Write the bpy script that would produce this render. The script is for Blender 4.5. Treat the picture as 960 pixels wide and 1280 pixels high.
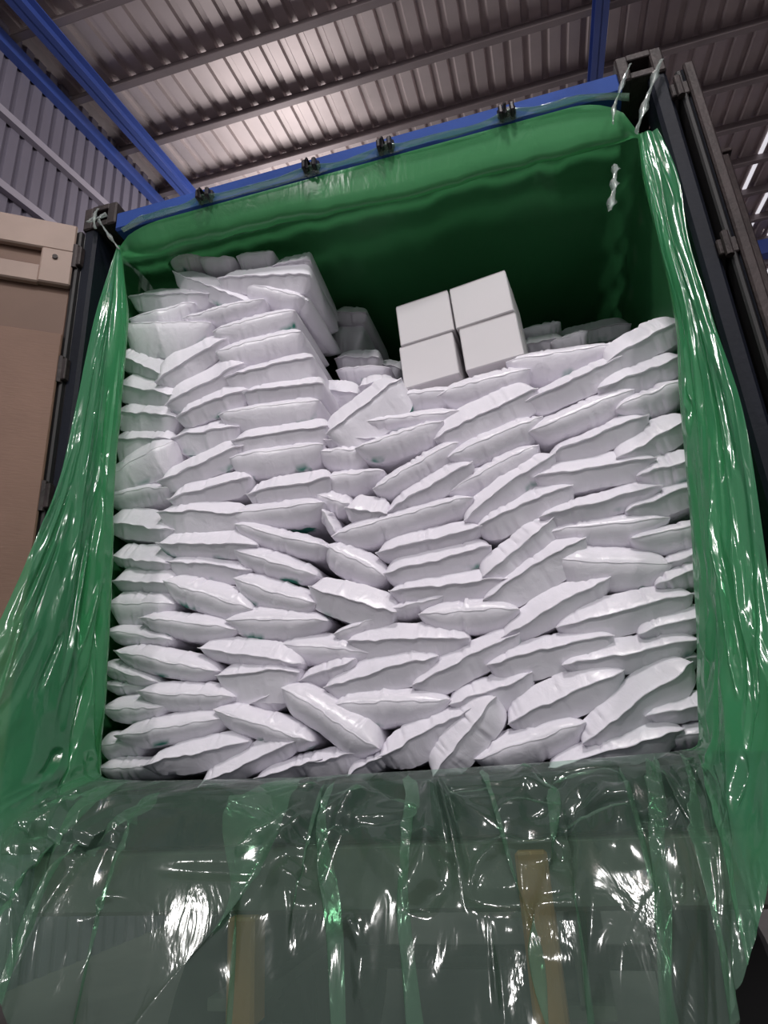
import bpy, math, random
import numpy as np
from mathutils import Matrix, Vector

for o in list(bpy.data.objects):
    bpy.data.objects.remove(o, do_unlink=True)
scene = bpy.context.scene
COL = scene.collection
B = 1.35                     # height of the container's underside above the ground

# ------------------------------------------------------------------ camera
cam_data = bpy.data.cameras.new('camera')
cam = bpy.data.objects.new('camera', cam_data)
COL.objects.link(cam)
RX = Vector((0.96384, 0.26033, -0.05695)); UX = Vector((0.14457, -0.33129, 0.93239)); FX = Vector((-0.22386, 0.9069, 0.35695))
CAM = Vector((0.544, -1.921, 0.187 + B))
m = Matrix.Identity(4)
for i in range(3):
    m[i][0] = RX[i]; m[i][1] = UX[i]; m[i][2] = -FX[i]; m[i][3] = CAM[i]
cam.matrix_world = m
cam_data.sensor_fit = 'VERTICAL'; cam_data.sensor_height = 36.0; cam_data.lens = 833.0 / 1280.0 * 36.0
cam_data.clip_start = 0.02; cam_data.clip_end = 200
scene.camera = cam

# ------------------------------------------------------------------ light
w = bpy.data.worlds.new('hall'); scene.world = w; w.use_nodes = True
bg = w.node_tree.nodes['Background']
bg.inputs[0].default_value = (0.93, 0.92, 1.0, 1); bg.inputs[1].default_value = 0.34

def lamp(name, kind, loc, power, size, target=None, color=(1, 0.97, 0.95)):
    d = bpy.data.lights.new(name, kind); d.energy = power; d.color = color
    if kind == 'AREA':
        d.shape = 'DISK'; d.size = size
    else:
        d.shadow_soft_size = size
    o = bpy.data.objects.new(name, d); COL.objects.link(o); o.location = loc
    if target is not None:
        o.rotation_euler = (Vector(target) - Vector(loc)).to_track_quat('-Z', 'Y').to_euler()
    return o
lamp('hall_lamp_overhead', 'POINT', (0.9, -3.3, 7.2), 640, 0.35)
lamp('hall_lamp_rear', 'POINT', (-3.0, -7.5, 7.0), 720, 0.35)
lamp('hall_lamp_side', 'POINT', (5.0, -6.5, 7.0), 640, 0.35)
lamp('hall_lamp_beyond', 'POINT', (-2.4, 5.4, 8.2), 200, 1.0)
lamp('far_roof_fill', 'POINT', (7.4, 17.2, 11.0), 1900, 0.5)  # unseen fill light, added to brighten the roof sheeting far right

vs = scene.view_settings
vs.view_transform = 'Standard'; vs.look = 'None'; vs.gamma = 1.0; vs.use_curve_mapping = False
vs.exposure = -0.02

# ------------------------------------------------------------------ helpers
def srgb(r, g, b):
    f = lambda c: (c / 255 / 12.92) if c / 255 <= 0.04045 else ((c / 255 + 0.055) / 1.055) ** 2.4
    return (f(r), f(g), f(b), 1)

def material(name, color, rough=0.5, metal=0.0, spec=0.5, noise=None, bump=None, dark=0.6):
    """noise = (scale, amount) colour wear; bump = (scale, strength, stretch)"""
    mt = bpy.data.materials.new(name); mt.use_nodes = True
    nt = mt.node_tree; p = nt.nodes['Principled BSDF']
    p.inputs['Base Color'].default_value = color
    p.inputs['Roughness'].default_value = rough
    p.inputs['Metallic'].default_value = metal
    p.inputs['Specular IOR Level'].default_value = spec
    tc = nt.nodes.new('ShaderNodeTexCoord')
    if noise:
        n = nt.nodes.new('ShaderNodeTexNoise'); n.inputs['Scale'].default_value = noise[0]; n.inputs['Detail'].default_value = 6
        nt.links.new(tc.outputs['Object'], n.inputs['Vector'])
        r = nt.nodes.new('ShaderNodeValToRGB')
        r.color_ramp.elements[0].position = 0.35; r.color_ramp.elements[1].position = 0.65
        d = tuple(c * dark for c in color[:3]) + (1,)
        mx = nt.nodes.new('ShaderNodeMixRGB'); mx.inputs[1].default_value = color; mx.inputs[2].default_value = d
        ml = nt.nodes.new('ShaderNodeMath'); ml.operation = 'MULTIPLY'; ml.inputs[1].default_value = noise[1]
        nt.links.new(n.outputs['Fac'], r.inputs['Fac']); nt.links.new(r.outputs['Color'], ml.inputs[0])
        nt.links.new(ml.outputs[0], mx.inputs[0]); nt.links.new(mx.outputs[0], p.inputs['Base Color'])
    if bump:
        n2 = nt.nodes.new('ShaderNodeTexNoise'); n2.inputs['Scale'].default_value = bump[0]; n2.inputs['Detail'].default_value = 4
        mp = nt.nodes.new('ShaderNodeMapping'); mp.inputs['Scale'].default_value = bump[2]
        nt.links.new(tc.outputs['Object'], mp.inputs['Vector']); nt.links.new(mp.outputs['Vector'], n2.inputs['Vector'])
        bp = nt.nodes.new('ShaderNodeBump'); bp.inputs['Strength'].default_value = bump[1]; bp.inputs['Distance'].default_value = 0.01
        nt.links.new(n2.outputs['Fac'], bp.inputs['Height']); nt.links.new(bp.outputs['Normal'], p.inputs['Normal'])
    return mt

def link(name, verts, faces, mat, parent=None, smooth=False, sharp=None):
    me = bpy.data.meshes.new(name)
    me.from_pydata([tuple(v) for v in verts], [], [tuple(f) for f in faces])
    me.update()
    if smooth:
        me.shade_smooth()
        if sharp: me.set_sharp_from_angle(angle=math.radians(sharp))
    if mat: me.materials.append(mat)
    o = bpy.data.objects.new(name, me); COL.objects.link(o)
    if parent is not None: o.parent = parent
    return o

def tag(o, label, cat, group=None, kind=None):
    o['label'] = label
    if cat: o['category'] = cat
    if group: o['group'] = group
    if kind: o['kind'] = kind
    return o

def empty(name, loc=(0, 0, 0), mat=None):
    o = bpy.data.objects.new(name, None); COL.objects.link(o); o.empty_display_size = 0.1
    if mat is not None: o.matrix_world = mat
    else: o.location = loc
    return o

class MB:
    """collects simple solids into one mesh"""
    def __init__(s): s.v = []; s.f = []
    def box(s, x0, x1, y0, y1, z0, z1, bev=0.0):
        b = min(bev, (x1 - x0) / 2.1, (y1 - y0) / 2.1, (z1 - z0) / 2.1)
        n = len(s.v)
        if b <= 0:
            s.v += [(x, y, z) for z in (z0, z1) for y in (y0, y1) for x in (x0, x1)]
            s.f += [tuple(n + i for i in q) for q in ((0, 2, 3, 1), (4, 5, 7, 6), (0, 1, 5, 4), (2, 6, 7, 3), (0, 4, 6, 2), (1, 3, 7, 5))]
            return s
        # chamfered box: three points per corner
        idx = {}
        for iz, z in enumerate((z0, z1)):
            for iy, y in enumerate((y0, y1)):
                for ix, x in enumerate((x0, x1)):
                    sx, sy, sz = (1, -1)[ix], (1, -1)[iy], (1, -1)[iz]
                    for a, p in (('x', (x, y + sy * b, z + sz * b)), ('y', (x + sx * b, y, z + sz * b)), ('z', (x + sx * b, y + sy * b, z))):
                        idx[(ix, iy, iz, a)] = len(s.v); s.v.append(p)
        g = lambda ix, iy, iz, a: idx[(ix, iy, iz, a)]
        for a in 'xyz':
            for k in (0, 1):
                c = [(0, 0), (1, 0), (1, 1), (0, 1)]
                if a == 'x': q = [g(k, i, j, a) for i, j in c]
                elif a == 'y': q = [g(i, k, j, a) for i, j in c]
                else: q = [g(i, j, k, a) for i, j in c]
                flip = (k == 0) if a != 'y' else (k == 1)
                s.f.append(tuple(reversed(q)) if flip else tuple(q))
        for i in (0, 1):
            for j in (0, 1):
                s.f.append((g(0, i, j, 'y'), g(1, i, j, 'y'), g(1, i, j, 'z'), g(0, i, j, 'z')))
                s.f.append((g(i, 0, j, 'x'), g(i, 1, j, 'x'), g(i, 1, j, 'z'), g(i, 0, j, 'z')))
                s.f.append((g(i, j, 0, 'x'), g(i, j, 1, 'x'), g(i, j, 1, 'y'), g(i, j, 0, 'y')))
                for k in (0, 1): s.f.append((g(i, j, k, 'x'), g(i, j, k, 'y'), g(i, j, k, 'z')))
        return s
    def tube(s, pts, r, seg=8, taper=None):
        P = [Vector(p) for p in pts]; rings = []
        for i, p in enumerate(P):
            t = (P[min(i + 1, len(P) - 1)] - P[max(i - 1, 0)]).normalized()
            a = t.orthogonal().normalized(); b = t.cross(a)
            rr = r * (taper[i] if taper else 1)
            n = len(s.v); rings.append(n)
            for k in range(seg):
                q = 2 * math.pi * k / seg
                s.v.append(tuple(p + a * math.cos(q) * rr + b * math.sin(q) * rr))
        for i in range(len(P) - 1):
            # keep rings aligned
            best = min(range(seg), key=lambda o: (Vector(s.v[rings[i]]) - Vector(s.v[rings[i + 1] + o])).length)
            for k in range(seg):
                s.f.append((rings[i] + k, rings[i] + (k + 1) % seg, rings[i + 1] + (k + 1 + best) % seg, rings[i + 1] + (k + best) % seg))
        s.f.append(tuple(rings[0] + k for k in reversed(range(seg)))); s.f.append(tuple(rings[-1] + k for k in range(seg)))
        return s
    def lathe(s, prof, axis_pt, seg=24):
        """prof = (radius, x) pairs, spun round the x axis through axis_pt"""
        n = len(s.v)
        for k in range(seg):
            q = 2 * math.pi * k / seg
            for r, x in prof: s.v.append((axis_pt[0] + x, axis_pt[1] + r * math.cos(q), axis_pt[2] + r * math.sin(q)))
        L = len(prof)
        for k in range(seg):
            for i in range(L - 1):
                s.f.append((n + k * L + i, n + k * L + i + 1, n + ((k + 1) % seg) * L + i + 1, n + ((k + 1) % seg) * L + i))
        return s
    def build(s, name, mat, parent=None, smooth=False, sharp=None):
        return link(name, s.v, s.f, mat, parent, smooth, sharp)

rng = np.random.default_rng(11)
_T = rng.random((64, 64))
def vnoise(x, y):
    """smooth value noise in -1..1 on arrays"""
    x = np.asarray(x, float); y = np.asarray(y, float)
    xi = np.floor(x).astype(int); yi = np.floor(y).astype(int)
    fx = x - xi; fy = y - yi
    fx = fx * fx * (3 - 2 * fx); fy = fy * fy * (3 - 2 * fy)
    g = lambda a, b: _T[a % 64, b % 64]
    v = (g(xi, yi) * (1 - fx) + g(xi + 1, yi) * fx) * (1 - fy) + (g(xi, yi + 1) * (1 - fx) + g(xi + 1, yi + 1) * fx) * fy
    return v * 2 - 1
def ridge(x, y): return 1 - 2 * np.abs(vnoise(x, y))

def grid_faces(nu, nv, off=0):
    return [(off + i * nv + j, off + (i + 1) * nv + j, off + (i + 1) * nv + j + 1, off + i * nv + j + 1) for i in range(nu - 1) for j in range(nv - 1)]

# ------------------------------------------------------------------ materials
M_sheet = material('galvanised_sheet', srgb(206, 192, 192), 0.5, 0.4, 0.5, (1.3, 0.4), None, 0.55)
M_purlin = material('purlin_steel', srgb(140, 128, 130), 0.5, 0.3, 0.5, (2.0, 0.4))
M_blue_steel = material('blue_painted_steel', srgb(62, 84, 158), 0.45, 0, 0.5, (1.5, 0.4))
M_wallpanel = material('grey_wall_cladding', srgb(120, 114, 128), 0.6, 0.1, 0.4, (0.8, 0.4))
M_girt = material('pale_girt', srgb(165, 158, 170), 0.5, 0.1, 0.4)
M_concrete = material('concrete_floor', srgb(122, 117, 115), 0.7, 0, 0.3, (1.2, 0.6), (12, 0.2, (1, 1, 1)))
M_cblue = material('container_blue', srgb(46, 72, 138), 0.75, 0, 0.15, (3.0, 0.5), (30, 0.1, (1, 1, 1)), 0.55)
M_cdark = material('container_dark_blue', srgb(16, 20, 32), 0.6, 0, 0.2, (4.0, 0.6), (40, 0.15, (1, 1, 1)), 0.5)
M_gasket = material('black_rubber', srgb(24, 22, 24), 0.6, 0, 0.4)
M_cast = material('corner_casting_steel', srgb(54, 45, 45), 0.6, 0.2, 0.4, (20, 0.8), (60, 0.3, (1, 1, 1)), 0.4)
M_rust = material('rusty_edge_steel', srgb(56, 46, 46), 0.6, 0.2, 0.4, (12, 0.8), (50, 0.3, (1, 1, 1)), 0.45)
M_doorpale = material('door_pale_frame', srgb(150, 130, 120), 0.55, 0, 0.3, (5, 0.35))
M_doorband = material('door_brown_band', srgb(108, 84, 72), 0.6, 0, 0.3, (5, 0.35))
M_doorboard = material('door_brown_board', srgb(122, 95, 82), 0.65, 0, 0.3, (4, 0.35), (25, 0.1, (1, 1, 6)))
M_iron = material('dark_hook_iron', srgb(38, 34, 38), 0.5, 0.4, 0.5, (20, 0.6))
M_chassis = material('chassis_grey_steel', srgb(92, 88, 84), 0.55, 0.2, 0.4, (5, 0.7), (30, 0.2, (1, 1, 1)), 0.4)
M_bracket = material('orange_brown_timber', srgb(168, 110, 70), 0.6, 0, 0.3, (6, 0.6), (20, 0.2, (4, 4, 1)))
M_tyre = material('tyre_rubber', srgb(26, 25, 26), 0.75, 0, 0.3)
M_carton = material('white_carton_board', srgb(206, 202, 205), 0.6, 0, 0.3, (3, 0.15), None, 0.85)
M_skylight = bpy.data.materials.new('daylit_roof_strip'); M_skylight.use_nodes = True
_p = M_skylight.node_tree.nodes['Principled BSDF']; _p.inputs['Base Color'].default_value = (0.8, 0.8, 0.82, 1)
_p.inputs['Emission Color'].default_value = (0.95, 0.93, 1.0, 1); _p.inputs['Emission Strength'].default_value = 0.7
M_tape = material('clear_carton_tape', srgb(200, 192, 186), 0.25, 0, 0.5)

def sack_material():
    mt = bpy.data.materials.new('white_sack_film'); mt.use_nodes = True
    nt = mt.node_tree; p = nt.nodes['Principled BSDF']; N = nt.nodes.new; L = nt.links.new
    p.inputs['Roughness'].default_value = 0.29
    p.inputs['Specular IOR Level'].default_value = 0.45
    tc = N('ShaderNodeTexCoord'); sep = N('ShaderNodeSeparateXYZ'); L(tc.outputs['Object'], sep.inputs[0])
    # teal print on the broad faces, set back from the sealed end
    n = N('ShaderNodeTexNoise'); n.inputs['Scale'].default_value = 7.0; n.inputs['Detail'].default_value = 3
    oi = N('ShaderNodeObjectInfo'); ad = N('ShaderNodeVectorMath'); ad.operation = 'ADD'
    cb = N('ShaderNodeCombineXYZ'); ml = N('ShaderNodeMath'); ml.operation = 'MULTIPLY'; ml.inputs[1].default_value = 37.0
    L(oi.outputs['Random'], ml.inputs[0]); L(ml.outputs[0], cb.inputs[0]); L(tc.outputs['Object'], ad.inputs[0]); L(cb.outputs[0], ad.inputs[1])
    L(ad.outputs[0], n.inputs['Vector'])
    r = N('ShaderNodeValToRGB'); r.color_ramp.elements[0].position = 0.60; r.color_ramp.elements[1].position = 0.66
    L(n.outputs['Fac'], r.inputs['Fac'])
    mr = N('ShaderNodeMapRange'); mr.inputs[1].default_value = 0.024; mr.inputs[2].default_value = 0.042
    L(sep.outputs['Y'], mr.inputs[0])
    sn = N('ShaderNodeSeparateXYZ'); L(tc.outputs['Normal'], sn.inputs[0])
    ab = N('ShaderNodeMath'); ab.operation = 'MULTIPLY'; ab.inputs[1].default_value = -1.0; L(sn.outputs['Z'], ab.inputs[0])
    m8 = N('ShaderNodeMapRange'); m8.inputs[1].default_value = 0.45; m8.inputs[2].default_value = 0.6; L(ab.outputs[0], m8.inputs[0])
    mk = N('ShaderNodeMath'); mk.operation = 'MULTIPLY'; L(mr.outputs[0], mk.inputs[0]); L(m8.outputs[0], mk.inputs[1])
    mm = N('ShaderNodeMath'); mm.operation = 'MULTIPLY'; L(r.outputs['Color'], mm.inputs[0]); L(mk.outputs[0], mm.inputs[1])
    mx = N('ShaderNodeMixRGB'); mx.inputs[1].default_value = srgb(226, 222, 231); mx.inputs[2].default_value = srgb(28, 122, 104)
    L(mm.outputs[0], mx.inputs[0]); L(mx.outputs[0], p.inputs['Base Color'])
    n2 = N('ShaderNodeTexNoise'); n2.inputs['Scale'].default_value = 17; n2.inputs['Detail'].default_value = 5; n2.inputs['Distortion'].default_value = 0.6
    mp = N('ShaderNodeMapping'); mp.inputs['Scale'].default_value = (1.1, 0.9, 0.9)
    L(ad.outputs[0], mp.inputs['Vector']); L(mp.outputs['Vector'], n2.inputs['Vector'])
    bp = N('ShaderNodeBump'); bp.inputs['Strength'].default_value = 0.38; bp.inputs['Distance'].default_value = 0.010
    L(n2.outputs['Fac'], bp.inputs['Height']); L(bp.outputs['Normal'], p.inputs['Normal'])
    return mt
M_sack = sack_material()
M_seal = material('sack_seal_film', srgb(232, 228, 236), 0.3, 0, 0.5)

def film_material(name, tint, pigment, cover, gloss_rough=0.12, bump=0.12, shine=0.05, thick=None):
    """thin sheet; thick = (tint, pigment, cover) where the sheet is gathered in several layers (point attribute 'gather')"""
    mt = bpy.data.materials.new(name); mt.use_nodes = True
    nt = mt.node_tree; nt.nodes.clear(); N = nt.nodes.new; L = nt.links.new
    out = N('ShaderNodeOutputMaterial')
    tr = N('ShaderNodeBsdfTransparent'); tr.inputs[0].default_value = tint
    df = N('ShaderNodeBsdfDiffuse'); df.inputs[0].default_value = pigment
    tl = N('ShaderNodeBsdfTranslucent'); tl.inputs[0].default_value = pigment
    gl = N('ShaderNodeBsdfGlossy'); gl.inputs['Color'].default_value = (1, 1, 1, 1); gl.inputs['Roughness'].default_value = gloss_rough
    tc = N('ShaderNodeTexCoord')
    n = N('ShaderNodeTexNoise'); n.inputs['Scale'].default_value = 5; n.inputs['Detail'].default_value = 4; n.inputs['Distortion'].default_value = 1.0
    mp = N('ShaderNodeMapping'); mp.inputs['Scale'].default_value = (2.6, 1.6, 0.7)
    L(tc.outputs['Object'], mp.inputs['Vector']); L(mp.outputs['Vector'], n.inputs['Vector'])
    bp = N('ShaderNodeBump'); bp.inputs['Strength'].default_value = bump; bp.inputs['Distance'].default_value = 0.02
    L(n.outputs['Fac'], bp.inputs['Height'])
    for s in (df, tl, gl): L(bp.outputs['Normal'], s.inputs['Normal'])
    a = N('ShaderNodeMixShader'); a.inputs[0].default_value = 0.45; L(df.outputs[0], a.inputs[1]); L(tl.outputs[0], a.inputs[2])
    b = N('ShaderNodeMixShader'); b.inputs[0].default_value = cover; L(tr.outputs[0], b.inputs[1]); L(a.outputs[0], b.inputs[2])
    if thick:
        at = N('ShaderNodeAttribute'); at.attribute_name = 'gather'
        for (sock, c0, c1) in ((tr.inputs[0], tint, thick[0]), (df.inputs[0], pigment, thick[1]), (tl.inputs[0], pigment, thick[1])):
            mx = N('ShaderNodeMixRGB'); mx.inputs[1].default_value = c0; mx.inputs[2].default_value = c1
            L(at.outputs['Fac'], mx.inputs[0]); L(mx.outputs[0], sock)
        mr0 = N('ShaderNodeMapRange'); mr0.inputs[3].default_value = cover; mr0.inputs[4].default_value = thick[2]
        L(at.outputs['Fac'], mr0.inputs[0]); L(mr0.outputs[0], b.inputs[0])
    # Schlick reflectance, the same from both sides of the sheet
    lw = N('ShaderNodeLayerWeight'); lw.inputs['Blend'].default_value = 0.5
    pw = N('ShaderNodeMath'); pw.operation = 'POWER'; pw.inputs[1].default_value = 5.0; L(lw.outputs['Facing'], pw.inputs[0])
    mr = N('ShaderNodeMapRange'); mr.inputs[3].default_value = shine; mr.inputs[4].default_value = 0.5; L(pw.outputs[0], mr.inputs[0])
    g = N('ShaderNodeMixShader'); L(mr.outputs[0], g.inputs[0]); L(b.outputs[0], g.inputs[1]); L(gl.outputs[0], g.inputs[2])
    L(g.outputs[0], out.inputs['Surface'])
    return mt
M_film = film_material('green_liner_film', (0.66, 0.86, 0.73, 1), srgb(146, 176, 158), 0.23, 0.125, 0.26, 0.05, ((0.42, 0.74, 0.54, 1), srgb(88, 180, 126), 0.55))
M_film_in = film_material('green_liner_film_on_wall', (0.55, 0.74, 0.56, 1), srgb(88, 174, 112), 0.82, 0.25, 0.2, 0.03)
M_clear = film_material('clear_tie_film', (0.9, 0.95, 0.92, 1), srgb(220, 228, 226), 0.35, 0.1)
# ------------------------------------------------------------------ hall
fl = MB().box(-14, 16, -12, 26, -0.2, 0).build('floor', M_concrete); tag(fl, 'bare grey concrete floor of the loading hall', None, kind='structure')

def roof_z(y): return CAM.z + 6.94 + 0.2 * (y - CAM.y)
RX0, RX1, RY0, RY1 = -4.25, 14.0, -3.5, 24.0
verts = []; x = RX0
prof = []
while x < RX1:
    prof += [(x, 0), (x + 0.13, 0), (x + 0.15, 0.045), (x + 0.21, 0.045)]; x += 0.23
for (px, dz) in prof:
    verts += [(px, RY0, roof_z(RY0) + dz), (px, RY1, roof_z(RY1) + dz)]
roof = link('ceiling', verts, grid_faces(len(prof), 2), M_sheet)
tag(roof, 'ribbed bare metal roof sheeting of the hall over purlins', None, kind='structure')
tilt = math.atan(0.2)
for k in range(-7, 22):
    y = CAM.y + 4.73 + 0.92 * k
    if y < RY0 or y > RY1: continue
    z = roof_z(y) - 0.002
    mb = MB()   # Z-section purlin
    mb.box(RX0, RX1, y - 0.012, y + 0.012, z - 0.17, z); mb.box(RX0, RX1, y - 0.075, y, z - 0.185, z - 0.165); mb.box(RX0, RX1, y, y + 0.07, z - 0.02, z)
    mb.build('purlin', M_purlin, roof)
def ibeam(mb, x, y0, y1, w, h, zo, t=0.018):
    for (xa, xb, za, zb) in ((x - w / 2, x + w / 2, -h, -h + t), (x - w / 2, x + w / 2, -t, 0), (x - t / 2, x + t / 2, -h, 0)):
        n = len(mb.v)
        for y in (y0, y1):
            for z in (za, zb):
                for xx in (xa, xb): mb.v.append((xx, y, roof_z(y) + zo + z))
        mb.f += [tuple(n + i for i in q) for q in ((0, 1, 3, 2), (4, 6, 7, 5), (0, 4, 5, 1), (2, 3, 7, 6), (0, 2, 6, 4), (1, 5, 7, 3))]
for x in (-3.70, 2.02, 7.7, 13.4):
    mb = MB(); ibeam(mb, x, RY0, RY1, 0.15, 0.20, -0.187); mb.build('rafter', M_blue_steel, roof)
for y in (9.9, 15.5, 21.0):
    mb = MB().box(2.1, 13.9, y - 0.1, y + 0.1, roof_z(y) - 0.62, roof_z(y) - 0.3); mb.build('tie_beam', M_blue_steel, roof)

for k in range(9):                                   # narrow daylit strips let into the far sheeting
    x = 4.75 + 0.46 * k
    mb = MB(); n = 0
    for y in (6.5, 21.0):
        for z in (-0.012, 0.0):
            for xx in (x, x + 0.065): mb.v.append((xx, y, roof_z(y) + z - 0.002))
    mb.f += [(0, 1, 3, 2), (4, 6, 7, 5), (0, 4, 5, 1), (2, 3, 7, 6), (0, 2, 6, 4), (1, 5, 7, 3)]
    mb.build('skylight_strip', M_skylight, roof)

WX = -4.22
verts = []; prof = []; y = RY0
while y < RY1:
    prof += [(y, 0), (y + 0.11, 0), (y + 0.125, 0.03), (y + 0.165, 0.03)]; y += 0.18
for (py, dx) in prof:
    verts += [(WX - dx, py, 0), (WX - dx, py, roof_z(py) + 0.02)]
wall = link('wall_left', verts, grid_faces(len(prof), 2), M_wallpanel)
tag(wall, 'grey-blue ribbed cladding wall of the hall with pale rails', None, kind='structure')
for dz in (0.02, 1.12, 2.0, 3.1, 4.2):
    mb = MB(); n = 0
    za = -0.25 if dz < 0.1 else -1.15 - dz + 1.12
    hh, ww = (0.16, 0.10) if dz < 0.1 else (0.09, 0.07)
    for y in (RY0, RY1):
        for z in (za - hh, za):
            for xx in (WX, WX + ww): mb.v.append((xx, y, roof_z(y) + z))
    mb.f += [tuple(i for i in q) for q in ((0, 1, 3, 2), (4, 6, 7, 5), (0, 4, 5, 1), (2, 3, 7, 6), (0, 2, 6, 4), (1, 5, 7, 3))]
    mb.build('eave_beam' if dz < 0.1 else 'wall_rail', M_blue_steel if dz < 0.1 else M_girt, wall)
rw = MB().box(14.0, 14.2, RY0, RY1, 0, roof_z(RY1) + 0.1).build('wall_right', M_wallpanel); tag(rw, 'grey cladding wall on the open side of the hall', None, kind='structure')
bw = MB().box(-4.4, 14.2, 24.0, 24.2, 0, roof_z(24) + 0.1).build('wall_back', M_wallpanel); tag(bw, 'far cladding wall closing the hall behind the container', None, kind='structure')

post = empty('steel_post', (2.2, 2.4, 0))
MB().box(-0.08, 0.08, -0.08, 0.08, 0, 5.62, 0.01).build('shaft', M_rust, post)
MB().box(-0.14, 0.14, -0.14, 0.14, 0, 0.02, 0.004).build('base_plate', M_rust, post)
MB().box(-0.1, 0.1, -0.1, 0.1, 5.62, 5.65, 0.004).build('cap_plate', M_rust, post)
tag(post, 'rust-brown steel post standing beyond the folded-back container door', 'post')

# ------------------------------------------------------------------ container
cont = empty('shipping_container', (0, 0, B))
tag(cont, 'blue shipping container with doors open, packed with white sacks', 'container')
LEN = 6.05
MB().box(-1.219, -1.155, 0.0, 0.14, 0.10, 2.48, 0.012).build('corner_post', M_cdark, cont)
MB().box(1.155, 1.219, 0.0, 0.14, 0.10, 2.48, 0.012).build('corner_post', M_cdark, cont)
MB().box(-1.06, 1.06, -0.005, 0.10, 2.43, 2.53, 0.01).build('header_rail', M_cblue, cont)
MB().box(-1.06, 1.06, -0.008, 0.10, 0.0, 0.15, 0.008).build('door_sill', M_cdark, cont)
for sx in (-1, 1):
    for zc in (0.0, 2.47):
        mb = MB()
        xa, xb = sorted((sx * 1.219, sx * 1.055)); z0, z1 = zc, zc + 0.121
        xm, zm = (xa + xb) / 2, (z0 + z1) / 2
        # casting with a slot in its face: four bars round a hole and a back block
        mb.box(xa, xa + 0.045, -0.012, 0.17, z0, z1, 0.006); mb.box(xb - 0.045, xb, -0.012, 0.17, z0, z1, 0.006)
        mb.box(xa + 0.04, xb - 0.04, -0.012, 0.17, z0, z0 + 0.03, 0.003); mb.box(xa + 0.04, xb - 0.04, -0.012, 0.17, z1 - 0.03, z1, 0.003)
        mb.box(xa + 0.03, xb - 0.03, 0.05, 0.16, z0 + 0.01, z1 - 0.01)
        mb.build('corner_casting', M_cast, cont)
def corrugated(axis, at, a0, a1, z0, z1, name, depth=0.036):
    pts = []; a = a0
    while a < a1:
        pts += [(a, 0), (a + 0.07, 0), (a + 0.14, depth), (a + 0.21, depth)]; a += 0.278
    v = []
    for (p, d) in pts:
        p = min(p, a1)
        if axis == 'x': v += [(at - math.copysign(d, at), p, z0), (at - math.copysign(d, at), p, z1)]
        elif axis == 'z': v += [(z0, p, at - d), (z1, p, at - d)]
        else: v += [(p, at - d, z0), (p, at - d, z1)]
    return link(name, v, grid_faces(len(pts), 2), M_cdark, cont)
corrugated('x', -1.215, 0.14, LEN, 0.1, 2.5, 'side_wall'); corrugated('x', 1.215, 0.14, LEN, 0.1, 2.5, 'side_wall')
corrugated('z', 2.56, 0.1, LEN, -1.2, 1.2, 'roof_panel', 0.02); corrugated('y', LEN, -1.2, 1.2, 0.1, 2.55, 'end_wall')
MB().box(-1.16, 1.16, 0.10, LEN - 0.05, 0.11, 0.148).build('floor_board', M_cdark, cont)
# door keepers along the header, with the liner hooked on them
for x in (-0.612, -0.14, 0.171, 0.645):
    mb = MB().box(x - 0.035, x + 0.035, -0.03, 0.0, 2.455, 2.485, 0.006)
    mb.box(x - 0.03, x - 0.012, -0.055, -0.005, 2.43, 2.475, 0.005); mb.box(x + 0.012, x + 0.03, -0.055, -0.005, 2.43, 2.475, 0.005)
    k = mb.build('lock_keeper', M_iron, cont)
    MB().tube([(x - 0.005, -0.03, 2.47), (x - 0.005, -0.06, 2.465), (x - 0.005, -0.07, 2.445), (x - 0.005, -0.055, 2.425), (x - 0.005, -0.035, 2.43)], 0.006, 6).build('hook', M_iron, k)
# left door, swung open, seen from its inner side; local x runs from the hinge, local y faces the hall
hinge = Matrix(((-0.824, 0.567, 0, -1.235), (-0.567, -0.824, 0, -0.02), (0, 0, 1, 0), (0, 0, 0, 1)))
def dpart(mb, name, mat, parent):
    v = [tuple(hinge @ Vector(p)) for p in mb.v]
    o = link(name, v, mb.f, mat, parent); return o
dl = dpart(MB().box(0.0, 1.16, -0.055, -0.02, 0.10, 2.48, 0.006), 'door', M_doorband, cont); dl['label'] = 'brown door leaf with a pale framed top'
dpart(MB().box(0.0, 1.16, -0.02, 0.012, 2.335, 2.485, 0.006), 'top_rail', M_doorpale, dl)
dpart(MB().box(0.0, 0.125, -0.02, 0.013, 2.16, 2.34, 0.006), 'stile_block', M_doorpale, dl)
dpart(MB().box(0.12, 1.16, -0.02, 0.012, 2.155, 2.245, 0.006), 'middle_rail', M_doorpale, dl)
dpart(MB().box(0.0, 1.16, -0.02, 0.016, 0.12, 1.915, 0.006), 'door_board', M_doorboard, dl)
dpart(MB().tube([(0.07, 0.0, 2.293), (0.07, 0.02, 2.293)], 0.011, 10), 'bolt', M_rust, dl)
dpart(MB().box(-0.03, 0.0, -0.05, 0.004, 0.10, 2.47, 0.01), 'door_gasket', M_gasket, dl)
for z in (0.5, 1.2, 1.75, 2.32):
    mb = MB().tube([(-1.232, -0.018, z - 0.06), (-1.232, -0.018, z + 0.06)], 0.016, 10); mb.box(-1.232, -1.20, -0.025, 0.02, z - 0.05, z + 0.05, 0.004)
    mb.build('hinge', M_cast, cont)
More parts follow.
